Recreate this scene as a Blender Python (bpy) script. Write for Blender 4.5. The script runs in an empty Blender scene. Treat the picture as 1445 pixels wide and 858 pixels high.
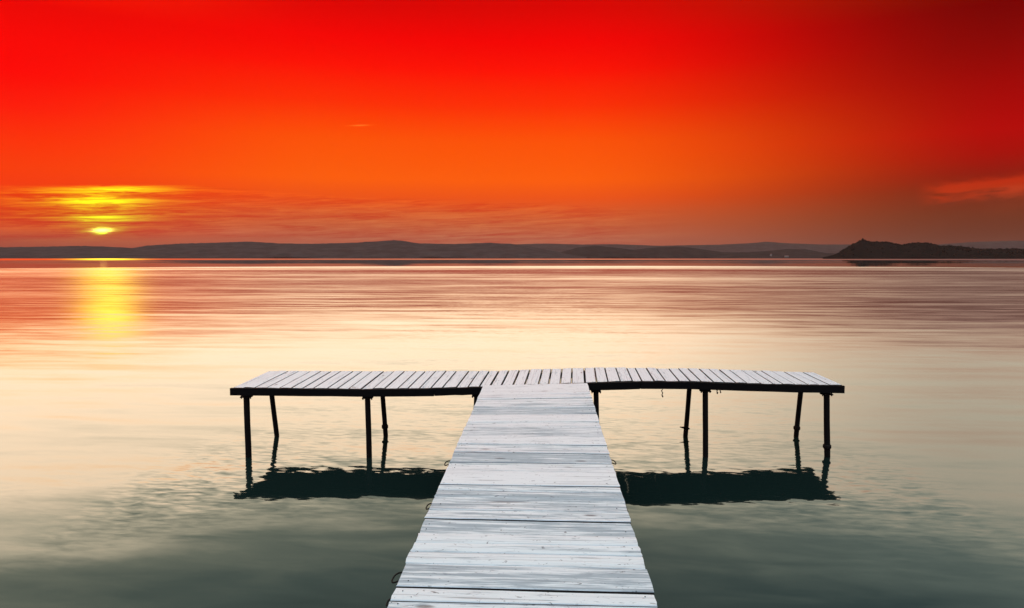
import bpy, math, random
import numpy as np
from mathutils import Vector, noise as mnoise

S = bpy.context.scene
COL = S.collection
rng = random.Random(11)
R = math.radians

# ------------------------------------------------------------------ camera
F = 963.0                      # focal length in photo pixels (1445 wide)
HOR = 364.0
PITCH = math.atan((429.0 - HOR) / F)
CAM_Z = 2.55                   # above the water (z = 0)
DECK_Z = CAM_Z - 1.60
CAM = Vector((0, 0, CAM_Z))

def ray(u, v):
    x = (u - 722.5) / F
    y = (429.0 - v) / F
    c, s = math.cos(PITCH), math.sin(PITCH)
    return Vector((x, c + y * s, -s + y * c))

def at_y(u, v, Y):
    d = ray(u, v)
    return CAM + d * (Y / d.y)

def at_z(u, v, z):
    d = ray(u, v)
    return CAM + d * ((z - CAM_Z) / d.z)

def interp(x, tab):
    return float(np.interp(x, [t[0] for t in tab], [t[1] for t in tab]))

cam_d = bpy.data.cameras.new('camera')
cam = bpy.data.objects.new('camera', cam_d)
COL.objects.link(cam)
cam.location = CAM
cam.rotation_euler = (math.pi / 2 - PITCH, 0, 0)
cam_d.sensor_width = 36.0
cam_d.lens = F / 1445.0 * 36.0
cam_d.clip_start = 0.05
cam_d.clip_end = 60000
S.camera = cam

# ------------------------------------------------------------------ node helpers
class NT:
    """tiny expression builder for node trees"""
    def __init__(self, tree):
        self.t = tree
        self.n = tree.nodes
        self.l = tree.links
    def node(self, typ, **kw):
        nd = self.n.new(typ)
        for k, v in kw.items():
            setattr(nd, k, v)
        return nd
    def put(self, sock, val):
        if isinstance(val, bpy.types.NodeSocket):
            self.l.new(val, sock)
        elif val is not None:
            sock.default_value = val
    def m(self, op, a, b=None, c=None, clamp=False):
        nd = self.node('ShaderNodeMath', operation=op, use_clamp=clamp)
        self.put(nd.inputs[0], a)
        if b is not None: self.put(nd.inputs[1], b)
        if c is not None: self.put(nd.inputs[2], c)
        return nd.outputs[0]
    def add(self, *a):
        r = a[0]
        for x in a[1:]:
            r = self.m('ADD', r, x)
        return r
    def mul(self, *a):
        r = a[0]
        for x in a[1:]:
            r = self.m('MULTIPLY', r, x)
        return r
    def sub(self, a, b): return self.m('SUBTRACT', a, b)
    def mr(self, v, a, b, c=0.0, d=1.0, smooth=True):
        nd = self.node('ShaderNodeMapRange', interpolation_type='SMOOTHSTEP' if smooth else 'LINEAR')
        nd.clamp = True
        self.put(nd.inputs['Value'], v)
        self.put(nd.inputs['From Min'], a); self.put(nd.inputs['From Max'], b)
        self.put(nd.inputs['To Min'], c); self.put(nd.inputs['To Max'], d)
        return nd.outputs[0]
    def gauss(self, x, mu, sig):
        q = self.m('DIVIDE', self.sub(x, mu), sig)
        return self.m('EXPONENT', self.mul(self.mul(q, q), -1.0))
    def xyz(self, x, y, z):
        nd = self.node('ShaderNodeCombineXYZ')
        self.put(nd.inputs[0], x); self.put(nd.inputs[1], y); self.put(nd.inputs[2], z)
        return nd.outputs[0]
    def sep(self, v):
        nd = self.node('ShaderNodeSeparateXYZ')
        self.l.new(v, nd.inputs[0])
        return nd.outputs
    def noise(self, vec, scale=1.0, detail=2.0, rough=0.5, dist=0.0, color=False):
        nd = self.node('ShaderNodeTexNoise')
        self.l.new(vec, nd.inputs['Vector'])
        nd.inputs['Scale'].default_value = scale
        nd.inputs['Detail'].default_value = detail
        nd.inputs['Roughness'].default_value = rough
        nd.inputs['Distortion'].default_value = dist
        return nd.outputs['Color'] if color else nd.outputs[0]
    def ramp(self, fac, stops):
        nd = self.node('ShaderNodeValToRGB')
        el = nd.color_ramp.elements
        stops = sorted(stops)
        while len(el) > 1:
            el.remove(el[-1])
        el[0].position = stops[0][0]; el[0].color = (*stops[0][1], 1)
        for p, c in stops[1:]:
            e = el.new(p); e.color = (*c, 1)
        self.put(nd.inputs[0], fac)
        return nd.outputs[0]
    def mix(self, f, a, b, mode='MIX'):
        nd = self.node('ShaderNodeMix', data_type='RGBA', blend_type=mode)
        self.put(nd.inputs[0], f)
        for s, v in ((nd.inputs[6], a), (nd.inputs[7], b)):
            if isinstance(v, tuple) and len(v) == 3: v = (*v, 1)
            self.put(s, v)
        return nd.outputs[2]

def lin(r, g, b):
    o = []
    for c in (r, g, b):
        c /= 255.0
        o.append(c / 12.92 if c <= 0.04045 else ((c + 0.055) / 1.055) ** 2.4)
    return tuple(o)

# ------------------------------------------------------------------ sky (world)
SUN_AZ = math.atan2(147 - 722.5, F)          # left of straight ahead
SUN_EL = R(2.6)
W = bpy.data.worlds.new('World')
S.world = W
W.use_nodes = True
wt = NT(W.node_tree)
wt.n.clear()
d = wt.sep(wt.node('ShaderNodeTexCoord').outputs['Generated'])
DEG = 180 / math.pi
az = wt.mul(wt.m('ARCTAN2', d[0], d[1]), DEG)
el = wt.mul(wt.m('ARCSINE', d[2]), DEG)
t = wt.m('SQRT', wt.m('MAXIMUM', d[2], 0.0))
K = 7.0                                       # ramp colours are stored / K

def tz(u, v):
    q = ray(u, v).normalized()
    return math.sqrt(max(q.z, 0.0))

def te(e):
    return math.sqrt(math.sin(R(e)))

def column(u, rows, above):
    st = [(0.0, tuple(c / K for c in lin(*rows[0][1])))]
    for v, c in rows:
        st.append((tz(u, v), tuple(x / K for x in lin(*c))))
    for e, c in above:  # sky above the view, with a bright cream band added for the water to reflect
        st.append((te(e), tuple(x / K for x in c)))
    return wt.ramp(t, st)

left = column(20, [(352, (160, 74, 56)), (338, (186, 78, 52)), (322, (216, 66, 36)), (300, (226, 58, 14)),
                   (270, (246, 58, 6)), (235, (252, 60, 0)), (200, (255, 50, 0)), (150, (255, 24, 2)),
                   (100, (255, 0, 0)), (50, (250, 0, 0)), (0, (236, 2, 0))],
              [(20.2, (0.95, 0.02, 0.0)), (20.9, (2.4, 0.2, 0.03)), (22.0, (2.9, 0.42, 0.07)), (23.2, (3.5, 1.35, 0.52)), (24.6, (5.0, 3.0, 1.5)), (26.6, (5.4, 4.1, 2.8)), (30, (3.1, 2.7, 1.9)),
               (33, (1.2, 1.24, 0.92)), (37, (0.66, 0.78, 0.64)), (48, (0.24, 0.31, 0.3)), (60, (0.62, 0.84, 1.0)), (90, (0.85, 1.18, 1.45))])
mid = column(722, [(352, (176, 98, 76)), (338, (188, 100, 72)), (318, (202, 94, 54)), (300, (218, 90, 40)),
                   (280, (240, 84, 18)), (255, (255, 94, 2)), (200, (255, 82, 0)), (150, (255, 46, 0)),
                   (100, (255, 14, 0)), (60, (246, 0, 0)), (0, (212, 2, 0))],
             [(20.9, (0.75, 0.0, 0.0)), (21.3, (2.4, 0.95, 0.5)), (22.4, (3.0, 1.6, 0.88)), (24.0, (4.8, 3.2, 2.0)), (26.6, (5.4, 4.2, 2.9)), (30, (2.9, 2.6, 1.85)),
             (33, (1.1, 1.18, 0.9)), (37, (0.58, 0.72, 0.62)), (48, (0.22, 0.3, 0.3)), (60, (0.62, 0.84, 1.0)), (90, (0.85, 1.18, 1.45))])
right = column(1425, [(352, (100, 56, 46)), (335, (108, 56, 38)), (300, (114, 50, 26)), (265, (124, 36, 12)),
                      (240, (146, 20, 4)), (215, (166, 8, 0)), (180, (180, 0, 0)), (120, (162, 0, 0)),
                      (60, (138, 0, 0)), (0, (118, 0, 0))],
               [(20.2, (0.14, 0.012, 0.0)), (20.9, (0.5, 0.2, 0.17)), (22.2, (0.75, 0.36, 0.29)), (24.2, (1.8, 1.15, 0.8)), (27, (2.25, 1.95, 1.45)), (30, (1.45, 1.5, 1.18)),
                (33, (0.75, 0.92, 0.8)), (37, (0.31, 0.43, 0.43)), (48, (0.14, 0.21, 0.22)), (60, (0.62, 0.84, 1.0)), (90, (0.85, 1.18, 1.45))])
back = wt.ramp(t, [(0.0, (0.03, 0.022, 0.024)), (te(12), (0.05, 0.035, 0.04)), (te(30), (0.07, 0.07, 0.08)),
                   (te(60), (0.14, 0.19, 0.23)), (1.0, (0.85 / K, 1.18 / K, 1.45 / K))])
sky = wt.mix(wt.mr(az, -37.0, -14.0), left, mid)
sky = wt.mix(wt.mr(az, 4.0, 36.0), sky, right)
sky = wt.mix(wt.mr(wt.m('ABSOLUTE', az), 50.0, 110.0), sky, back)

# thin streaked cloud over the sun, in direction space
sv = wt.xyz(wt.mul(az, 0.11), wt.add(wt.mul(el, 1.7), wt.mul(az, -0.06)), 3.1)
st1 = wt.noise(sv, 1.0, 5.0, 0.6, 1.0)
sv2 = wt.xyz(wt.mul(az, 0.3), wt.add(wt.mul(el, 4.6), wt.mul(az, -0.2)), 9.7)
st2 = wt.noise(sv2, 1.0, 5.0, 0.65, 0.9)
streak = wt.add(wt.mul(st1, 0.52), wt.mul(st2, 0.48))
top = wt.m('MINIMUM', wt.mul(wt.add(az, 30.8), 0.05), wt.sub(0.29, wt.mul(wt.add(az, 25.0), 0.036)))   # its upper edge sinks to the right
elb = wt.sub(el, wt.mul(wt.add(az, 30.8), 0.05))
elr = wt.sub(wt.add(el, wt.mul(wt.sub(st1, 0.5), 0.95)), top)
band = wt.mul(wt.mr(elr, 0.9, 1.8), wt.mr(elr, 4.9, 5.3, 1.0, 0.0), wt.mr(az, 2.0, 18.0, 1.0, 0.0))
stk = wt.mul(wt.sub(streak, 0.5), band)
fac = wt.m('MAXIMUM', wt.add(1.0, wt.mul(stk, 3.4)), 0.55)
facr = wt.m('MAXIMUM', wt.add(1.0, wt.mul(stk, 0.7)), 0.7)
sky = wt.mix(1.0, sky, wt.xyz(facr, fac, fac), 'MULTIPLY')
# hidden sun glowing through the gaps
dz = wt.sub(az, math.degrees(SUN_AZ))
nz = wt.mr(streak, 0.38, 0.60, 0.12, 1.4)
sharp = wt.mr(elr, 4.92, 5.3, 1.0, 0.0)
def blob(e, sa, se, amp, off=0.0):
    return wt.mul(wt.gauss(dz, off, sa), wt.gauss(elb, e, se), amp)
g1 = wt.mul(wt.add(blob(4.98, 3.0, 0.30, 0.85, 1.0), blob(4.45, 3.0, 0.45, 0.55, -0.4), blob(3.95, 2.2, 0.45, 0.95), blob(2.4, 1.6, 0.6, 0.35),
                   blob(2.85, 1.9, 0.26, 0.9), blob(3.6, 5.5, 1.5, 0.22)), nz, sharp)
g2 = wt.mul(wt.add(blob(1.98, 0.85, 0.2, 1.0), blob(1.95, 0.34, 0.18, 3.0)), wt.mr(wt.noise(wt.xyz(wt.mul(az, 0.9), wt.mul(elb, 9.0), 1.3), 1.0, 3.0, 0.6, 0.6), 0.36, 0.56, 0.2, 1.5))
glow = wt.add(g1, g2)
# golden glow added above the view, so the water mirrors a sun column
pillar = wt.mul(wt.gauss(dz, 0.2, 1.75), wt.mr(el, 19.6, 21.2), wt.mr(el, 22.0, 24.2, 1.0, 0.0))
core = blob(1.98, 0.5, 0.13, 1.2)
glowc = wt.xyz(wt.add(wt.mul(glow, 0.25), wt.mul(core, 2.0)), wt.add(wt.mul(glow, 0.72), core), wt.add(wt.mul(core, 0.5), wt.mul(glow, 0.004)))
# red cloud low on the right
rv = wt.xyz(wt.mul(az, 0.35), wt.add(wt.mul(el, 1.5), wt.mul(az, -0.12)), 21.0)
rn = wt.noise(rv, 1.0, 4.0, 0.55, 0.6)
rel = wt.sub(el, wt.add(4.75, wt.mul(wt.sub(az, 33.0), 0.06)))
rmask = wt.mul(wt.mr(az, 30.2, 32.4), wt.mr(rel, -1.2, -0.2), wt.mr(rel, 0.2, 0.95, 1.0, 0.0))
rmask = wt.mul(rmask, wt.mr(rn, 0.33, 0.6))
rdark = wt.mul(wt.mr(az, 32.0, 36.0), wt.mr(rel, -2.4, -1.2), wt.mr(rel, -0.3, 0.1, 1.0, 0.0), wt.mr(rn, 0.3, 0.7, 0.2, 0.5))
# a short contrail high on the left
cdir = ray(508, 177).normalized()
caz, cel = math.degrees(math.atan2(cdir.x, cdir.y)), math.degrees(math.asin(cdir.z))
trail = wt.mul(wt.gauss(az, caz, 0.75), wt.gauss(wt.sub(el, wt.mul(wt.sub(az, caz), 0.07)), cel, 0.045), 0.16)
extra = wt.xyz(wt.add(wt.mul(rmask, 0.27), wt.mul(trail, 0.6)), wt.add(wt.mul(rmask, 0.012), trail), wt.mul(trail, 0.12))
sky = wt.mix(rdark, sky, (0.036, 0.006, 0.002))
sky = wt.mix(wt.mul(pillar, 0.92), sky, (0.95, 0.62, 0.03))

# physical sky adds the blue overhead light
nish = wt.node('ShaderNodeTexSky', sky_type='NISHITA')
nish.sun_disc = False
nish.sun_elevation = SUN_EL
nish.sun_rotation = SUN_AZ
nmask = wt.mr(el, 35.0, 70.0)
bg1 = wt.node('ShaderNodeBackground'); wt.l.new(sky, bg1.inputs[0]); bg1.inputs[1].default_value = K
addc = wt.mix(1.0, glowc, extra, 'ADD')
bg2 = wt.node('ShaderNodeBackground'); wt.l.new(addc, bg2.inputs[0]); bg2.inputs[1].default_value = 1.0
bg3 = wt.node('ShaderNodeBackground'); wt.l.new(nish.outputs[0], bg3.inputs[0]); wt.put(bg3.inputs[1], wt.mul(nmask, 0.06))
a1 = wt.node('ShaderNodeAddShader'); wt.l.new(bg1.outputs[0], a1.inputs[0]); wt.l.new(bg2.outputs[0], a1.inputs[1])
a2 = wt.node('ShaderNodeAddShader'); wt.l.new(a1.outputs[0], a2.inputs[0]); wt.l.new(bg3.outputs[0], a2.inputs[1])
wo = wt.node('ShaderNodeOutputWorld'); wt.l.new(a2.outputs[0], wo.inputs['Surface'])

sd = bpy.data.lights.new('sun', 'SUN')
sd.energy = 0.05
sd.angle = R(0.5)
sd.color = (1.0, 0.62, 0.16)
so = bpy.data.objects.new('sun', sd)
COL.objects.link(so)
sdir = Vector((math.sin(SUN_AZ) * math.cos(SUN_EL), math.cos(SUN_AZ) * math.cos(SUN_EL), math.sin(SUN_EL)))
so.rotation_euler = sdir.to_track_quat('Z', 'Y').to_euler()
so.location = sdir * 50

# ------------------------------------------------------------------ materials
def new_mat(name):
    m = bpy.data.materials.new(name)
    m.use_nodes = True
    m.node_tree.nodes.clear()
    n = NT(m.node_tree)
    b = n.node('ShaderNodeBsdfPrincipled')
    o = n.node('ShaderNodeOutputMaterial')
    n.l.new(b.outputs[0], o.inputs['Surface'])
    return m, n, b

def white_wood():
    m, n, b = new_mat('whitewashed_wood')
    uv = n.node('ShaderNodeUVMap', uv_map='UVMap').outputs[0]
    x, y, _ = n.sep(uv)
    idn = n.node('ShaderNodeAttribute', attribute_name='board_tone').outputs['Fac']
    grain = n.noise(n.xyz(n.mul(x, 1.5), n.mul(y, 36.0), 0.0), 1.0, 7.0, 0.70, 0.35)
    fine = n.noise(n.xyz(n.mul(x, 5.0), n.mul(y, 95.0), 4.0), 1.0, 3.0, 0.6, 0.2)
    patch = n.noise(n.xyz(n.mul(x, 1.7), n.mul(y, 16.0), 7.0), 1.0, 6.0, 0.68, 0.6)
    blot = n.noise(n.xyz(n.mul(x, 9.0), n.mul(y, 26.0), 2.0), 1.0, 4.0, 0.65, 1.0)
    # wear lets the grey wood show through the wash, in streaks
    wear = n.add(n.mul(grain, 0.62), n.mul(patch, 0.48), n.mul(fine, 0.28))
    wear = n.mr(n.add(wear, n.mul(n.sub(idn, 0.5), 0.24)), 0.675, 0.82)
    c = n.mix(wear, (0.74, 0.785, 0.785), (0.37, 0.41, 0.43))
    c = n.mix(n.mul(n.mr(blot, 0.60, 0.72), 0.55), c, (0.21, 0.24, 0.27))
    # short dings and nail stains
    ding = n.noise(n.xyz(n.mul(x, 20.0), n.mul(y, 36.0), 23.0), 1.0, 3.0, 0.6, 1.0)
    c = n.mix(n.mul(n.mr(ding, 0.645, 0.70), 0.8), c, (0.06, 0.065, 0.075))
    line = n.noise(n.xyz(n.mul(x, 0.8), n.mul(y, 62.0), 41.0), 1.0, 3.0, 0.6, 0.25)
    c = n.mix(n.mul(n.mr(line, 0.57, 0.64), 0.45), c, (0.19, 0.215, 0.235))
    # knots
    vor = n.node('ShaderNodeTexVoronoi', feature='F1')
    n.l.new(n.xyz(n.mul(x, 2.1), n.mul(y, 6.0), 0.0), vor.inputs['Vector'])
    vor.inputs['Scale'].default_value = 1.0
    kd = vor.outputs['Distance']
    knot = n.mul(n.mr(kd, 0.05, 0.13, 1.0, 0.0), n.mr(n.noise(n.xyz(n.mul(x, .9), n.mul(y, 3.0), 5.), 1.0, 1.0), 0.46, 0.52))
    c = n.mix(n.mul(knot, 0.75), c, (0.06, 0.06, 0.065))
    # fine cracks along the grain
    crack = n.mul(n.mr(n.noise(n.xyz(n.mul(x, 1.1), n.mul(y, 40.0), 13.0), 1.0, 2.0, 0.5, 0.2), 0.36, 0.31),
                  n.mr(n.noise(n.xyz(n.mul(x, 1.4), n.mul(y, 5.0), 17.0), 1.0, 2.0), 0.5, 0.62))
    c = n.mix(n.mul(crack, 0.8), c, (0.07, 0.08, 0.09))
    n.l.new(c, b.inputs['Base Color'])
    n.put(b.inputs['Roughness'], n.mr(wear, 0, 1, 0.42, 0.7))
    b.inputs['Specular IOR Level'].default_value = 0.4
    bp = n.node('ShaderNodeBump'); bp.inputs['Distance'].default_value = 0.004; bp.inputs['Strength'].default_value = 0.55
    n.l.new(n.sub(n.add(grain, n.mul(fine, 0.4)), n.add(n.mul(crack, 1.2), n.mul(knot, 0.3))), bp.inputs['Height'])
    n.l.new(bp.outputs[0], b.inputs['Normal'])
    return m

def simple(name, col, rough, var=0.35, scale=8.0, metal=0.0, stretch=(1, 1, 1)):
    m, n, b = new_mat(name)
    g = n.node('ShaderNodeTexCoord').outputs['Object']
    x, y, z = n.sep(g)
    v = n.xyz(n.mul(x, stretch[0]), n.mul(y, stretch[1]), n.mul(z, stretch[2]))
    q = n.noise(v, scale, 4.0, 0.6, 0.3)
    c = n.mix(q, tuple(k * (1 - var) for k in col), tuple(min(1, k * (1 + var)) for k in col))
    n.l.new(c, b.inputs['Base Color'])
    b.inputs['Roughness'].default_value = rough
    b.inputs['Metallic'].default_value = metal
    b.inputs['Specular IOR Level'].default_value = 0.2
    bp = n.node('ShaderNodeBump'); bp.inputs['Distance'].default_value = 0.003; bp.inputs['Strength'].default_value = 0.5
    n.l.new(q, bp.inputs['Height']); n.l.new(bp.outputs[0], b.inputs['Normal'])
    return m

M_WHITE = white_wood()
M_EDGE = simple('bare_board_edge', (0.030, 0.026, 0.024), 0.85, 0.5, 14.0)
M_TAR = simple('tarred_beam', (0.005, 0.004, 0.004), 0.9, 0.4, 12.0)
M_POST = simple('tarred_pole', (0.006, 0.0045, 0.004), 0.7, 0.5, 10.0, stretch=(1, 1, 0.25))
M_IRON = simple('rusty_iron', (0.012, 0.008, 0.006), 0.8, 0.5, 60.0, metal=0.0)
M_ROPE = simple('old_rope', (0.035, 0.028, 0.022), 0.9, 0.5, 90.0)

# water
def water_mat():
    m, n, b = new_mat('lake_water')
    p = n.node('ShaderNodeNewGeometry').outputs['Position']
    x, y, z = n.sep(p)
    dist = n.m('SQRT', n.add(n.mul(x, x), n.mul(y, y)))
    ld = n.m('LOGARITHM', n.m('MAXIMUM', dist, 1.0), 10.0)       # 1 at 10 m, 2 at 100 m
    def slope(sx, sy, seed, detail, dist_=0.0):
        q = n.noise(n.xyz(n.mul(x, sx), n.add(n.mul(y, sy), n.mul(x, sx * 0.35)), seed), 1.0, detail, 0.5, dist_, color=True)
        s = n.sep(q)
        return n.sub(s[0], 0.5), n.sub(s[1], 0.5)
    fx, fy = slope(4.5, 15.0, 0.0, 2.0, 0.4)        # fine ripples
    mx, my = slope(0.32, 2.0, 5.0, 2.0, 0.4)       # gentle wavelets
    wx, wy = slope(0.12, 1.05, 9.0, 2.0, 0.35)      # long low wave trains
    gx, gy = slope(0.016, 0.10, 14.0, 3.0, 0.2)    # far chop
    bx, by = slope(0.8, 2.5, 19.0, 3.0, 0.6)       # soft dapple close to the shore
    lane = n.noise(n.xyz(n.mul(x, 0.0012), n.mul(y, 0.012), 31.0), 1.0, 3.0, 0.55, 0.3)
    patchy = n.noise(n.xyz(n.mul(x, 0.05), n.mul(y, 0.16), 37.0), 1.0, 2.0, 0.5, 0.3)
    lw = n.add(ld, n.mul(n.sub(n.noise(n.xyz(n.mul(x, 0.004), n.mul(y, 0.003), 3.0), 1.0, 2.0), 0.5), 0.10), n.mul(x, -0.00012))
    stir = n.mr(n.m('ABSOLUTE', n.sub(x, 0.3)), 3.9, 5.0, 1.0, 0.10)      # water stirred around the poles
    af = n.mul(stir, n.mr(ld, 0.81, 0.93, 0.010, 0.14), n.mr(ld, 0.97, 1.06, 1.0, 0.34), n.mr(patchy, 0.35, 0.65, 0.5, 1.4), n.mr(n.m('GREATER_THAN', lw, 2.335), 0.0, 1.0, 1.0, 0.05))
    am = n.mul(n.add(n.mr(ld, 0.7, 0.94, 0.012, 0.045), n.mr(ld, 0.97, 1.2, 0.0, -0.012)), n.mr(n.m('GREATER_THAN', lw, 2.335), 0.0, 1.0, 1.0, 0.05))
    calm = n.mr(n.m('GREATER_THAN', lw, 2.335), 0.0, 1.0, 1.0, 0.05)
    aw = n.mul(n.mr(ld, 1.0, 1.5, 0.010, 0.066), calm)
    ag = n.mul(n.mr(ld, 1.4, 2.0, 0.0, 0.075), calm)
    # added shoreward lean of the normals, so the water reflects paler sky above
    tilt = n.ramp(n.mul(lw, 1 / 3.5), [(p / 3.5, (q, q, q)) for p, q in
                  ((0.80, .102), (0.95, .100), (1.02, .116), (1.17, .148), (1.29, .160), (1.41, .160), (1.57, .158), (1.83, .166),
                   (2.07, .171), (2.17, .176), (2.22, .205), (3.3, .205))])
    # a glassy lane under the far shore mirrors the hills
    glassy = n.mul(n.m('GREATER_THAN', lw, 2.335), n.m('LESS_THAN', ld, 2.95))
    ruffled = n.sub(1.0, glassy)
    tilt = n.add(n.mul(tilt, ruffled), n.mul(glassy, 0.007), n.mul(n.m('GREATER_THAN', ld, 2.95), -0.02))
    lanes = n.mul(n.mr(lane, 0.40, 0.60, -0.012, 0.012), n.mul(n.mr(ld, 1.7, 2.2), n.mr(n.m('GREATER_THAN', lw, 2.335), 0.0, 1.0, 1.0, 0.1)))
    ab = n.mul(n.mr(ld, 0.70, 1.00, 1.6, 0.4), n.mr(lw, 1.5, 2.0, 0.05, 0.0))
    sx = n.add(n.mul(bx, ab, 0.5), n.mul(fx, af, 0.6), n.mul(mx, am, 0.6), n.mul(wx, aw, 0.4), n.mul(gx, ag, 0.4))
    sy = n.add(n.mul(by, ab), n.mul(fy, af), n.mul(my, am), n.mul(wy, aw), n.mul(gy, ag))
    tl = n.add(tilt, lanes)
    # the lean aims just behind the camera, keeping reflected height even all round
    yo = n.add(y, 2.0)
    rd = n.m('SQRT', n.add(n.mul(x, x), n.mul(yo, yo)))
    sx = n.sub(sx, n.mul(tl, n.m('DIVIDE', x, rd)))
    sy = n.sub(sy, n.mul(tl, n.m('DIVIDE', yo, rd)))
    vn = n.node('ShaderNodeVectorMath', operation='NORMALIZE')
    n.l.new(n.xyz(sx, sy, 1.0), vn.inputs[0])
    n.l.new(vn.outputs[0], b.inputs['Normal'])
    b.inputs['Base Color'].default_value = (0.008, 0.017, 0.014, 1)
    n.put(b.inputs['Roughness'], n.add(n.mul(n.mr(ld, 0.9, 1.9, 0.03, 0.115), n.mr(n.m('GREATER_THAN', lw, 2.335), 0.0, 1.0, 1.0, 0.06)), 0.01))
    b.inputs['IOR'].default_value = 1.5
    return m
M_WATER = water_mat()

def forest_mat(name, a, bcol, sc):
    m, n, b = new_mat(name)
    p = n.node('ShaderNodeNewGeometry').outputs['Position']
    q = n.noise(p, sc, 5.0, 0.65)
    n.l.new(n.mix(n.mr(q, 0.35, 0.65), a, bcol), b.inputs['Base Color'])
    b.inputs['Roughness'].default_value = 0.95
    b.inputs['Specular IOR Level'].default_value = 0.0
    return m
M_HILL = forest_mat('wooded_hillside', (0.058, 0.037, 0.033), (0.085, 0.056, 0.05), 0.012)
M_LOW = forest_mat('wooded_foothills', (0.038, 0.025, 0.022), (0.055, 0.037, 0.032), 0.012)
M_HEAD = forest_mat('wooded_headland', (0.013, 0.0095, 0.008), (0.018, 0.013, 0.011), 0.02)
M_LEAF = forest_mat('tree_foliage', (0.022, 0.016, 0.013), (0.030, 0.022, 0.017), 0.08)
M_WALLW = simple('white_render', (0.30, 0.27, 0.25), 0.8, 0.05, 1.0)
M_TILE = simple('roof_tile', (0.22, 0.09, 0.06), 0.8, 0.2, 1.0)

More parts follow.
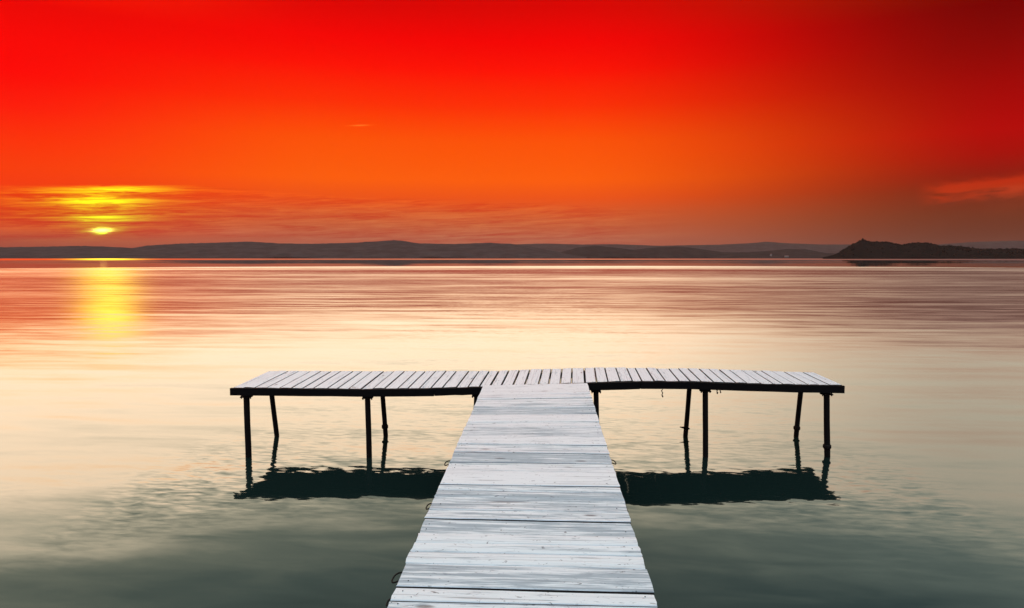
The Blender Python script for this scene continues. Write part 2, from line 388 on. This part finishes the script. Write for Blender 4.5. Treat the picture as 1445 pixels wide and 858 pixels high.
# ------------------------------------------------------------------ mesh helpers
class MB:
    def __init__(self):
        self.v, self.f, self.uv, self.mi, self.tone = [], [], [], [], []
        self.smooth = []
    def face(self, idx, mi=0, uv=None, tone=0.5, smooth=False):
        self.f.append(idx); self.mi.append(mi); self.tone.append(tone)
        self.uv.append(uv or [(0, 0)] * len(idx)); self.smooth.append(smooth)
    def build(self, name, mats, parent=None):
        me = bpy.data.meshes.new(name)
        me.from_pydata([tuple(q) for q in self.v], [], self.f)
        for m in (mats if isinstance(mats, (list, tuple)) else [mats]):
            me.materials.append(m)
        me.polygons.foreach_set('material_index', self.mi)
        me.polygons.foreach_set('use_smooth', self.smooth)
        ul = me.uv_layers.new(name='UVMap')
        ul.data.foreach_set('uv', [c for fu in self.uv for p in fu for c in p])
        at = me.attributes.new('board_tone', 'FLOAT', 'FACE')
        at.data.foreach_set('value', self.tone)
        me.update()
        o = bpy.data.objects.new(name, me)
        COL.objects.link(o)
        if parent is not None:
            o.parent = parent
            q, w = parent, Vector((0, 0, 0))   # meshes are written in world space
            while q is not None:
                w += q.location; q = q.parent
            o.location = -w
        return o
    def board(self, a0, a1, b0, b1, th, seg=10, rag=0.006, wob=0.0025, ch=0.004, worn=False):
        """a0->a1 one long edge, b0->b1 the other; the top surface passes through them"""
        base = len(self.v)
        L = ((a1 - a0).length + (b1 - b0).length) / 2
        Wd = ((b0 - a0).length + (b1 - a1).length) / 2
        tone = rng.random() * (0.45 if worn else 1.0)
        ou, ov = rng.uniform(0, 200), rng.uniform(0, 200)
        ch = min(ch, Wd * 0.1)
        cup = rng.uniform(-0.0025, 0.003)
        tiltz = rng.uniform(-0.002, 0.002)
        prof = [(0.0, -th), (0.0, -ch), (ch / Wd, 0.0), (0.3, cup), (0.7, cup), (1 - ch / Wd, 0.0), (1.0, -ch), (1.0, -th)]
        ph = rng.uniform(0, 100)
        rows = []
        for i in range(seg + 1):
            s = i / seg
            pa, pb = a0.lerp(a1, s), b0.lerp(b1, s)
            dirL = (pa - a0.lerp(a1, max(0, s - 0.01)) if i else a0.lerp(a1, 0.01) - a0).normalized()
            row = []
            wa = mnoise.noise((ph, s * L * 3.0, 0.0)) * wob
            wb = mnoise.noise((ph + 50, s * L * 3.0, 0.0)) * wob
            lift = mnoise.noise((ph, s * L * 0.8, 7.0)) * 0.003
            for k, (w, zz) in enumerate(prof):
                q = pa.lerp(pb, w)
                wdir = (pb - pa).normalized()
                q = q + wdir * (wa * (1 - w) + wb * w)
                q = q + Vector((0, 0, zz + tiltz * (w - 0.5) * 2 + lift))
                if i in (0, seg):
                    q = q + dirL * (rng.uniform(-rag, rag) * (0.5 if k in (0, 7) else 1.0))
                row.append(len(self.v)); self.v.append(q)
            rows.append(row)
        n = len(prof)
        for i in range(seg):
            for k in range(n - 1):
                u0, u1 = ou + i / seg * L, ou + (i + 1) / seg * L
                v0, v1 = ov + prof[k][0] * Wd, ov + prof[k + 1][0] * Wd
                side = k in (0, n - 2) or (worn and k in (1, n - 3))  # chamfers in the dark edge colour stand in for dark open gaps
                if side:
                    v0, v1 = ov, ov + th
                self.face((rows[i][k], rows[i + 1][k], rows[i + 1][k + 1], rows[i][k + 1]), 1 if side else 0,
                          [(u0, v0), (u1, v0), (u1, v1), (u0, v1)], tone)
            self.face((rows[i][n - 1], rows[i + 1][n - 1], rows[i + 1][0], rows[i][0]), 1, None, tone)
        self.face(tuple(rows[0]), 1, None, tone)
        self.face(tuple(reversed(rows[-1])), 1, None, tone)
    def disc(self, c, r, h, mi=0, n=7):
        b = len(self.v)
        for j in (0, 1):
            for i in range(n):
                a = 2 * math.pi * i / n
                self.v.append(Vector((c.x + math.cos(a) * r * (1 - .25 * j), c.y + math.sin(a) * r * (1 - .25 * j), c.z + h * j - 0.002 * (1 - j))))
        for i in range(n):
            k = (i + 1) % n
            self.face((b + i, b + k, b + n + k, b + n + i), mi)
        self.face(tuple(b + n + i for i in range(n)), mi)
    def tube(self, pts, rad, n=10, cap=True, smooth=True, mi=0):
        b = len(self.v)
        rads = rad if isinstance(rad, (list, tuple)) else [rad] * len(pts)
        up = Vector((0.13, 0.31, 0.94))
        for i, p in enumerate(pts):
            tn = (pts[min(i + 1, len(pts) - 1)] - pts[max(i - 1, 0)]).normalized()
            ref = up if abs(tn.dot(up)) < 0.9 else Vector((1, 0, 0))
            e1 = tn.cross(ref).normalized(); e2 = tn.cross(e1)
            for k in range(n):
                a = 2 * math.pi * k / n
                self.v.append(p + (e1 * math.cos(a) + e2 * math.sin(a)) * rads[i])
        for i in range(len(pts) - 1):
            for k in range(n):
                j = (k + 1) % n
                self.face((b + i * n + k, b + i * n + j, b + (i + 1) * n + j, b + (i + 1) * n + k), mi, smooth=smooth)
        if cap:
            self.face(tuple(b + k for k in reversed(range(n))), mi)
            e = b + (len(pts) - 1) * n
            self.face(tuple(e + k for k in range(n)), mi)
    def hexa(self, c, mi=0):
        """eight corners: bottom a b c d, top a b c d"""
        b = len(self.v)
        self.v += c
        for q in ((3, 2, 1, 0), (4, 5, 6, 7), (0, 1, 5, 4), (1, 2, 6, 5), (2, 3, 7, 6), (3, 0, 4, 7)):
            self.face(tuple(b + i for i in q), mi)
    def box(self, lo, hi, mi=0):
        x0, y0, z0 = lo; x1, y1, z1 = hi
        self.hexa([Vector(q) for q in ((x0, y0, z0), (x1, y0, z0), (x1, y1, z0), (x0, y1, z0),
                                       (x0, y0, z1), (x1, y0, z1), (x1, y1, z1), (x0, y1, z1))], mi)
    def beam(self, pts_top, h, y0, y1, mi=0):
        """timber following pts_top [(x, z)], between y0 and y1"""
        b = len(self.v)
        for x, zt in pts_top:
            r = rng.uniform(-0.003, 0.003)
            for (yy, zz) in ((y0, zt - h + r), (y1, zt - h + r), (y1, zt), (y0, zt)):
                self.v.append(Vector((x, yy, zz)))
        for i in range(len(pts_top) - 1):
            for k in range(4):
                j = (k + 1) % 4
                self.face((b + i * 4 + k, b + (i + 1) * 4 + k, b + (i + 1) * 4 + j, b + i * 4 + j), mi)
        self.face((b + 3, b + 2, b + 1, b), mi)
        e = b + (len(pts_top) - 1) * 4
        self.face((e, e + 1, e + 2, e + 3), mi)

def tag(o, label=None, cat=None, group=None, kind=None):
    if label: o['label'] = label
    if cat: o['category'] = cat
    if group: o['group'] = group
    if kind: o['kind'] = kind
    return o

# ------------------------------------------------------------------ the pier
YF = at_z(755, 542.3, DECK_Z).y            # front edge of the cross platform
YR = YF + 1.13                             # its rear edge
PIER = bpy.data.objects.new('pier', None)
COL.objects.link(PIER)
PIER.location = (at_z(755, 600, DECK_Z).x, YF, 0)
PIER.empty_display_size = 0.5
tag(PIER, 'T-shaped wooden pier of whitewashed boards on thin dark poles standing in the lake', 'pier')

# walkway boards: seams read down the middle, strong ones are open gaps
seams = [(543.0, 1), (556, 1), (562.5, 0), (568.8, 0), (575.3, 2), (584, 0), (594.9, 2), (602, 0), 
         (616, 0), (627, 0), (638.7, 2), (653.1, 2), (664.4, 0), (685.3, 2), (693, 0), (703, 0), 
                  (721, 0), (734.2, 2), (754.6, 0), (768, 0), (781.4, 2), (799, 0), (831.6, 2), (851, 1), (876, 2), (905, 0), (940, 1)]
def edge_x(side, Y, z):
    # side edges traced on the deck plane
    if side < 0:
        p, q = at_z(681, 545, z), at_z(545.5, 858, z)
    else:
        p, q = at_z(828, 541, z), at_z(928.5, 858, z)
    k = (Y - p.y) / (q.y - p.y)
    return p.x + (q.x - p.x) * k
wl = MB()
ys = [at_z(722, v, DECK_Z).y for v, _ in seams]
ys[0] = YF - 0.012
kinds = [k for _, k in seams]
while ys[-1] > -3.2:
    ys.append(ys[-1] - rng.uniform(0.13, 0.2)); kinds.append(rng.choice([0, 0, 1, 2]))
gapw = {0: 0.0036, 1: 0.008, 2: 0.015}
skews = [rng.uniform(-0.008, 0.008) for _ in ys]
for i in range(len(ys) - 1):
    far, near = ys[i] - gapw[kinds[i]] / 2, ys[i + 1] + gapw[kinds[i + 1]] / 2
    zz = DECK_Z + rng.uniform(-0.003, 0.003)
    # slight roll of the walkway near its far end, as in the photo
    roll = 0.022 * max(0.0, min(1.0, ((far + near) / 2 - 5.5) / 3.0))
    def P(side, Y, sk):
        x = edge_x(side, Y, DECK_Z)
        return Vector((x, Y - side * 0.030 + side * sk, zz + side * roll))
    eL, eR = rng.uniform(-0.003, 0.003), rng.uniform(-0.003, 0.003)
    fa, fb = P(-1, far, skews[i]), P(1, far, skews[i])
    na, nb = P(-1, near, skews[i + 1]), P(1, near, skews[i + 1])
    for q, e in ((fa, eL), (na, eL), (fb, eR), (nb, eR)): q.x += e
    wl.board(na, nb, fa, fb, 0.032, seg=14, rag=0.004, wob=0.003)
    if near > 0.5:
        for side, (p, q) in ((-1, (na, fa)), (1, (nb, fb))):
            for w in (0.27, 0.74):
                if rng.random() < 0.35: continue
                c = p.lerp(q, w + rng.uniform(-.12, .12))
                c.x -= side * (0.06 + rng.uniform(-.03, .035)); c.z += 0.0015
                wl.disc(c, 0.0034, 0.0012, 2)
walk = wl.build('walkway_deck', [M_WHITE, M_EDGE, M_IRON], PIER)

# side stringers and bearers under the walkway
for side in (-1, 1):
    mb = MB()
    x0, x1 = edge_x(side, -3.2, DECK_Z) - side * 0.10, edge_x(side, YF - 0.1, DECK_Z) - side * 0.10
    z1 = DECK_Z - 0.036
    mb.hexa([Vector(q) for q in ((x0 - .03, -3.2, z1 - .12), (x0 + .03, -3.2, z1 - .12), (x1 + .03, YF - .1, z1 - .12), (x1 - .03, YF - .1, z1 - .12),
                                 (x0 - .03, -3.2, z1), (x0 + .03, -3.2, z1), (x1 + .03, YF - .1, z1), (x1 - .03, YF - .1, z1))])
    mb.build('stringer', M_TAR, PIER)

# cross platform: front and rear edge heights traced along the photo
front_v = [(327, 546.7), (420, 547.4), (468, 548), (513, 548.5), (613, 547.1), (683, 545.2), (755, 542.3), (826, 539.6), (882, 537.8),
           (903, 537.2), (982, 537.7), (1018, 539.4), (1112, 541.9), (1189, 543.4)]
rear_v = [(378, 523.4), (560, 523.6), (700, 523), (760, 520.8), (830, 518.8), (900, 518.8), (994, 520.4), (1060, 522.6), (1136, 525.4), (1150, 526)]
UL, UR = 328.0, 1188.5
RL, RR = 379.0, 1149.0
NP = 52
fr = [i / NP for i in range(NP + 1)]
fr = [f + (rng.uniform(-0.0022, 0.0022) if 0 < f < 1 else 0) for f in fr]
pl = MB()
for i in range(NP):
    f0, f1 = fr[i], fr[i + 1]
    open_ = 19 < i < 31
    g = rng.choice([0.006, 0.009, 0.011]) if open_ else 0.0025
    hg = g / 2 / 7.75
    def PT(f, rear):
        if rear:
            u = RL + (RR - RL) * f
            return at_y(u, interp(u, rear_v), YR)
        u = UL + (UR - UL) * f
        return at_y(u, interp(u, front_v), YF)
    a0, b0 = PT(f0 + hg, 0), PT(f1 - hg, 0)
    a1, b1 = PT(f0 + hg, 1), PT(f1 - hg, 1)
    dz = rng.uniform(-0.003, 0.003)
    e0, e1 = rng.uniform(-0.006, 0.006), rng.uniform(-0.02, 0.02)
    for q, e in ((a0, e0), (b0, e0), (a1, e1), (b1, e1)):
        q.z += dz; q.y += e
    # walking along the width: board() wants long edges with the top facing up
    pl.board(b0, b1, a0, a1, 0.028, seg=8, rag=0.004, wob=0.001, ch=0.0085 if 3 < i < 44 else 0.006, worn=True)
    for (p, q, s) in ((a0, b0, 1), (a1, b1, -1)):
        for w in (0.28, 0.72):
            c = p.lerp(q, w + rng.uniform(-.08, .08)); c.y += s * rng.uniform(0.04, 0.06); c.z += 0.0015
            pl.disc(c, 0.0045, 0.0015, 2)
plat = pl.build('platform_deck', [M_WHITE, M_EDGE, M_IRON], PIER)

def front_pt(u, dv=0.0, dy=0.0):
    return at_y(u, interp(u, front_v) + dv, YF + dy)
# front fascia timbers, spliced where the photo shows a step; faces hang just proud of the plank ends
for u0, u1, dv0, dv1 in ((326.5, 613, -0.2, 0.2), (613.8, 692, 0.0, 0.0), (820, 902.5, -0.2, 0.4), (903.5, 1189.5, 0.3, -0.2)):
    mb = MB()
    pts = []
    for k in range(9):
        f = k / 8
        u = u0 + (u1 - u0) * f
        p = front_pt(u, dv0 + (dv1 - dv0) * f)
        pts.append((p.x, p.z - 0.004))
    mb.beam(pts, 0.092, YF - 0.050, YF - 0.012)
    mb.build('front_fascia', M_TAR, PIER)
# bearers under the planks
for Yb, (ua, ub), tab in ((YF + 0.10, (330, 1186), front_v), (YR - 0.16, (385, 1144), rear_v)):
    mb = MB()
    pts = []
    ra, rb = (RL, RR) if tab is rear_v else (UL, UR)
    for k in range(25):
        f = (k + 0.05) / 24.1
        ff = [UL + (UR - UL) * f, RL + (RR - RL) * f]
        pf, pr = at_y(ff[0], interp(ff[0], front_v), YF), at_y(ff[1], interp(ff[1], rear_v), YR)
        q = pf.lerp(pr, (Yb - YF) / (YR - YF))
        pts.append((q.x, q.z - 0.034))
    mb.beam(pts, 0.075, Yb - 0.03, Yb + 0.03)
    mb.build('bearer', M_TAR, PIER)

def deck_under(X, Y):
    # underside of the platform planks at a point
    u = 722.5 + F * X / (Y / 1.0)
    f = (X - front_pt(UL).x) / (front_pt(UR).x - front_pt(UL).x)
    f = max(0.0, min(1.0, f))
    uf, ur = UL + (UR - UL) * f, RL + (RR - RL) * f
    zf, zr = at_y(uf, interp(uf, front_v), YF).z, at_y(ur, interp(ur, rear_v), YR).z
    return zf + (zr - zf) * (Y - YF) / (YR - YF) - 0.032

def post(top_px, bot_px, Y, r, bracket=True, collar=None):
    a, b = at_y(*top_px, Y), at_y(*bot_px, Y)
    dr = (b - a) / (b.z - a.z)
    zt = deck_under(a.x, Y) - 0.002
    pts, rr = [], []
    for i in range(13):
        z = zt + (-0.9 - zt) * i / 12
        q = a + dr * (z - a.z)
        q.x += mnoise.noise((top_px[0] * .37, z * 2.0, 1.0)) * 0.006
        pts.append(q); rr.append(r * (1 + 0.05 * mnoise.noise((top_px[0], z * 4, 3.0))))
    mb = MB(); mb.tube(pts, rr, 12)
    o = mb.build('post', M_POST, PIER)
    if bracket:
        mb = MB()
        zb = deck_under(a.x, Y) - 0.088
        mb.box((a.x - r - 0.028, Y - 0.05, zb - 0.014), (a.x + r + 0.028, Y + 0.05, zb))
        for s in (-1, 1):
            mb.tube([Vector((a.x + s * (r + .02), Y - .02, zb - .03)), Vector((a.x + s * (r + .02), Y - .02, zb + .01))], 0.008, 6)
        mb.build('bracket', M_IRON, o)
    if collar:
        q = at_y(*collar, Y)
        mb = MB()
        mb.tube([Vector((q.x, Y, q.z - .03)), Vector((q.x, Y, q.z - .012)), Vector((q.x, Y, q.z + .02)), Vector((q.x, Y, q.z + .03))], [r * 1.12, r * 1.4, r * 1.35, r * 1.1], 12)
        mb.build('collar', M_IRON, o)
    return o
yf, yr = YF + 0.045, YR - 0.085
post((347.8, 557), (350.0, 624), yf, 0.038)
post((518.8, 559), (520.5, 624), yf, 0.036)
post((673.5, 556), (672.0, 600), yf, 0.040)
post((841.0, 549), (841.8, 590), yf, 0.033)
post((995.2, 549), (995.6, 628), yf, 0.036)
post((1166.4, 553), (1167.0, 628), yf, 0.037, collar=(1167, 630))
post((383.6, 558), (388.8, 600), yr, 0.034, False)
post((540.0, 558), (543.2, 600), yr, 0.034, False, collar=(543.2, 602))
post((690.0, 556), (690.0, 600), yr, 0.034, False)
post((826.0, 550), (825.5, 600), yr, 0.034, False)
post((972.8, 549), (968.4, 602), yr, 0.034, False)
o_r = post((1129.8, 552), (1124.6, 604), yr, 0.034, False, collar=(1124.4, 604))
# driftwood cleat nailed across one rear pole at the waterline
mb = MB()
q = at_y(967, 603, yr)
mb.tube([q + Vector((-0.085, -0.03, 0.012)), q + Vector((-0.03, -0.04, 0.004)), q + Vector((0.05, -0.04, -0.01))], [0.006, 0.016, 0.012], 8)
mb.build('cleat', M_TAR, PIER)
# walkway poles and their cross bearers
for Y in (2.0, 5.2):
    for side in (-1, 1):
        x = edge_x(side, Y, DECK_Z) - side * 0.17
        mb = MB(); mb.tube([Vector((x, Y, DECK_Z - 0.16)), Vector((x, Y, -0.9))], 0.04, 12)
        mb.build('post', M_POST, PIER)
    mb = MB()
    mb.box((edge_x(-1, Y, DECK_Z) + 0.04, Y + .05, DECK_Z - 0.25), (edge_x(1, Y, DECK_Z) - 0.04, Y + .12, DECK_Z - 0.158))
    mb.build('bearer', M_TAR, PIER)

# iron mooring loops on the walkway's edges
def loop(u, v, side, s):
    c = at_z(u, v, DECK_Z - 0.012)
    x = edge_x(side, c.y, DECK_Z)
    pts = []
    for k in range(13):
        a = math.pi * (0.02 + 1.25 * k / 12)
        pts.append(Vector((x + side * (-0.012 + 0.052 * s * math.sin(a * 0.8)), c.y + 0.05 * s * math.cos(a), c.z + 0.006 * math.sin(a * 2))))
    mb = MB(); mb.tube(pts, 0.0042, 7)
    mb.build('mooring_loop', M_IRON, PIER)
loop(632, 653.5, -1, 1.0); loop(866, 652, 1, 0.9); loop(604, 714.5, -1, 0.85); loop(556, 815, -1, 1.0)
loop(548, 850, -1, 0.5)

# short ends of rope hanging under the platform
def hang(u, v0, v1, Y, label, wig=0.008, r=0.006):
    a, b = at_y(u, v0, Y), at_y(u + 0.8, v1, Y)
    top = max(a.z, 0)
    pts = [Vector((a.x + (b.x - a.x) * k / 10 + wig * math.sin(k * 1.7 + u), Y + wig * math.cos(k * 1.3), a.z + (b.z - a.z) * k / 10)) for k in range(11)]
    mb = MB(); mb.tube(pts, [r * (1 + .5 * (k in (0, 9, 10))) for k in range(11)], 7)
    o = mb.build('rope_end', M_ROPE)
    tag(o, label, 'rope')
hang(934, 545.5, 560.5, YF - 0.03, 'longest frayed rope end hanging below the dark fascia of the right platform arm')
hang(1011.5, 548, 555.5, YF - 0.03, 'short wisp of rope hanging beside the second right-hand pole', 0.006, 0.007)
hang(1016, 548.5, 554.5, YF - 0.03, 'shortest rope stub hanging right of the other wisp by the second right-hand pole', 0.004, 0.006)

# ------------------------------------------------------------------ lake
mb = MB()
mb.v += [Vector(q) for q in ((-9000, -60, 0), (9000, -60, 0), (9000, 9500, 0), (-9000, 9500, 0))]
mb.face((0, 1, 2, 3))
water = tag(mb.build('water', M_WATER), kind='structure')

# ------------------------------------------------------------------ far shore
def ridge(name, prof, D, front, mat, rough, seed, step=6.0, back=900.0):
    """terrain strip: skyline traced at distance D, sloping down to the shore `front` metres nearer"""
    us = np.arange(prof[0][0], prof[-1][0] + 0.1, step)
    rows = [(-1.0, -0.02), (-0.985, 0.03), (-0.93, 0.12), (-0.82, 0.30), (-0.66, 0.52), (-0.48, 0.71), (-0.3, 0.87), (-0.14, 0.965), (0.0, 1.0), (0.25, 0.9), (0.6, 0.5), (1.0, -0.05)]
    mb = MB()
    for u in us:
        p = at_y(float(u), interp(float(u), prof), D)
        h = max(p.z, 0.5)
        for r, (fr_, hz) in enumerate(rows):
            Y = D + (fr_ * front if fr_ < 0 else fr_ * back)
            X = p.x * (Y / D)
            # spurs and gullies running down the slope
            n1 = mnoise.noise((X * 0.0022 + seed, Y * 0.0012, seed)) + 0.5 * mnoise.noise((X * 0.006, Y * 0.004, seed + 5))
            n2 = mnoise.noise((X * 0.03, Y * 0.03, seed + 9)) + 0.7 * mnoise.noise((X * 0.08, Y * 0.06, seed + 2))
            z = h * hz
            if 0 < r < len(rows) - 1:
                amp = 1 - abs(2 * hz - 1) if r < 8 else 0.0
                z = z + h * 0.16 * n1 * amp + rough * n2 * (0.25 + 0.75 * min(1, hz))
            elif r == 0:
                Y += 40 * n1; z = -3.0
            mb.v.append(Vector((X, Y, z)))
    m = len(rows)
    for i in range(len(us) - 1):
        for r in range(m - 1):
            mb.face((i * m + r, (i + 1) * m + r, (i + 1) * m + r + 1, i * m + r + 1), smooth=True)
    return tag(mb.build(name, mat), kind='structure'), mb

left_low = [(-420, 350), (-200, 346), (-60, 349), (0, 349), (60, 348), (110, 347), (150, 348), (185, 350), (230, 354), (280, 359), (310, 363)]
left_main = [(120, 362.5), (150, 358), (185, 350.5), (210, 346.3), (250, 344), (300, 342.5), (350, 340.8), (395, 343.4), (440, 344), (500, 342.5), (530, 340.5),
             (556, 338.8), (572, 340.2), (590, 343.4), (640, 344.4), (690, 342.6), (720, 344), (745, 347), (775, 353), (800, 358), (830, 362)]
far_line = [(640, 350), (690, 346), (720, 345), (770, 343.6), (820, 345), (870, 344.6), (931, 346.8), (975, 346), (1021, 345), (1055, 343.4), (1081, 341), (1111, 343.2),
            (1161, 345), (1202, 345), (1260, 347), (1322, 345), (1372, 341.6), (1432, 339.6), (1500, 341), (1620, 346), (1800, 350)]
mid_line = [(700, 352), (720, 350), (750, 354), (785, 357), (800, 353.5), (815, 349.4), (840, 346.6), (865, 349), (895, 352.6), (915, 350), (931, 348.6), (961, 347.6), (991, 351.6),
            (1021, 356), (1050, 356), (1071, 355), (1095, 353), (1111, 351.2), (1136, 351.6), (1166, 357), (1200, 359), (1300, 360), (1500, 360)]
head = [(1161, 363.4), (1175, 360), (1187, 355), (1196, 350), (1204, 346), (1212, 341.5), (1217.5, 339), (1222, 340.6), (1227, 342.4), (1252, 342.8), (1263, 345), (1272, 347),
        (1281, 345.2), (1292, 344), (1307, 343.8), (1318, 346), (1327, 348.4), (1347, 348.8), (1360, 350.4), (1372, 352), (1387, 353.6), (1410, 352.6), (1445, 352.8), (1540, 350), (1700, 352)]
ridge('far_hills', far_line, 8400, 900, M_HILL, 3.0, 1.0, 5.0)
ridge('hills', left_main, 4600, 900, M_HILL, 3.0, 2.0, 4.0)
ridge('low_hills', mid_line, 4700, 500, M_LOW, 3.0, 3.0, 4.0)
ridge('western_hills', left_low, 4200, 800, M_HILL, 3.0, 4.0, 5.0)
ridge('headland', head, 2300, 420, M_HEAD, 1.4, 5.0, 1.8, 400.0)

# tree crowns along the headland's skyline and shore (reads as one wood)
def woodland():
    ico = []
    g = (1 + 5 ** .5) / 2
    for a, b in ((1, g), (1, -g), (-1, g), (-1, -g)):
        ico += [(0, a, b), (a, b, 0), (b, 0, a)]
    from mathutils.geometry import delaunay_2d_cdt
    import bmesh
    bm = bmesh.new(); bmesh.ops.create_icosphere(bm, subdivisions=1, radius=1)
    vs = [v.co.copy() for v in bm.verts]; fs = [tuple(v.index for v in f.verts) for f in bm.faces]
    bm.free()
    mb = MB()
    for _ in range(1700):
        u = rng.uniform(1185, 1560)
        q = at_y(u, interp(u, head), 2300)
        if rng.random() < 0.85:
            Y = 2300 + rng.uniform(-25, 12); z = q.z - 0.5; X = q.x * Y / 2300
        else:
            fr_ = rng.uniform(0.05, 0.95); Y = 2300 - 420 * fr_
            z = q.z * float(np.interp(fr_, [0, .14, .3, .48, .66, .82, .93, 1], [1, .965, .87, .71, .52, .3, .12, 0])); X = q.x * Y / 2300
        s = rng.uniform(1.2, 3.0) if rng.random() < .85 else rng.uniform(3, 4.2)
        if u > 1330: s *= 1.25
        b0 = len(mb.v)
        for v in vs:
            k = 1 + rng.uniform(-.3, .3)
            mb.v.append(Vector((X + v.x * s * k * .9, Y + v.y * s * k, z + (v.z + .35) * s * 1.1 * k)))
        for f in fs: mb.face(tuple(b0 + i for i in f))
    return tag(mb.build('woodland', M_LEAF), 'dark wood covering the headland at the right end of the far shore', 'woodland', kind='stuff')
woodland()

# two pale houses on the far shore
def house(u, v, D, w, dp, h, label):
    c = at_y(u, v, D)
    o = bpy.data.objects.new('house', None); COL.objects.link(o); o.location = (c.x, c.y, c.z - h * 0.5)
    tag(o, label, 'house', 'pale houses on the far shore')
    x, y, z = o.location
    mb = MB(); mb.box((x - w / 2, y - dp / 2, z - 4), (x + w / 2, y + dp / 2, z + h)); mb.build('wall', M_WALLW, o)
    mb = MB()
    b = [Vector(q) for q in ((x - w / 2 - .4, y - dp / 2 - .4, z + h + .01), (x + w / 2 + .4, y - dp / 2 - .4, z + h + .01), (x + w / 2 + .4, y + dp / 2 + .4, z + h + .01), (x - w / 2 - .4, y + dp / 2 + .4, z + h + .01),
                             (x - w / 2 - .4, y, z + h + dp * .35), (x + w / 2 + .4, y, z + h + dp * .35))]
    mb.v += b
    for f in ((3, 2, 1, 0), (0, 1, 5, 4), (2, 3, 4, 5), (1, 2, 5), (3, 0, 4)): mb.face(f)
    mb.build('roof', M_TILE, o)
house(1110, 361.6, 4190, 22, 9, 5, 'wide low white house near the water, the right-hand and larger of the two pale houses')
house(1088, 359.6, 4170, 10, 8, 7, 'small pale house a little up the far shore, left of the wide low white house')

# ------------------------------------------------------------------ haze
HAZE = True
if HAZE:
    mb = MB(); mb.box((-9500, -80, -1.0), (9500, 9800, 210))
    hz = mb.build('haze', [])
    m = bpy.data.materials.new('evening_haze'); m.use_nodes = True; m.node_tree.nodes.clear()
    n = NT(m.node_tree)
    pv = n.node('ShaderNodeVolumePrincipled')
    pv.inputs['Color'].default_value = (0.64, 0.38, 0.31, 1)
    pv.inputs['Density'].default_value = 2.5e-5
    pv.inputs['Anisotropy'].default_value = 0.2
    o = n.node('ShaderNodeOutputMaterial'); n.l.new(pv.outputs[0], o.inputs['Volume'])
    hz.data.materials.append(m)
    tag(hz, 'thin reddish evening haze lying over the lake and far hills', 'haze', kind='stuff')

# ------------------------------------------------------------------ render settings
S.view_settings.view_transform = 'Standard'
S.view_settings.look = 'None'
S.view_settings.exposure = 0.0
S.view_settings.gamma = 1.0
S.render.engine = 'CYCLES'
S.cycles.use_denoising = True
try:
    S.cycles.denoiser = 'OPENIMAGEDENOISE'
except Exception:
    pass
S.cycles.max_bounces = 5
S.cycles.diffuse_bounces = 3
S.cycles.glossy_bounces = 3
S.cycles.volume_bounces = 0
S.cycles.sample_clamp_indirect = 6.0
S.cycles.volume_step_rate = 1.0
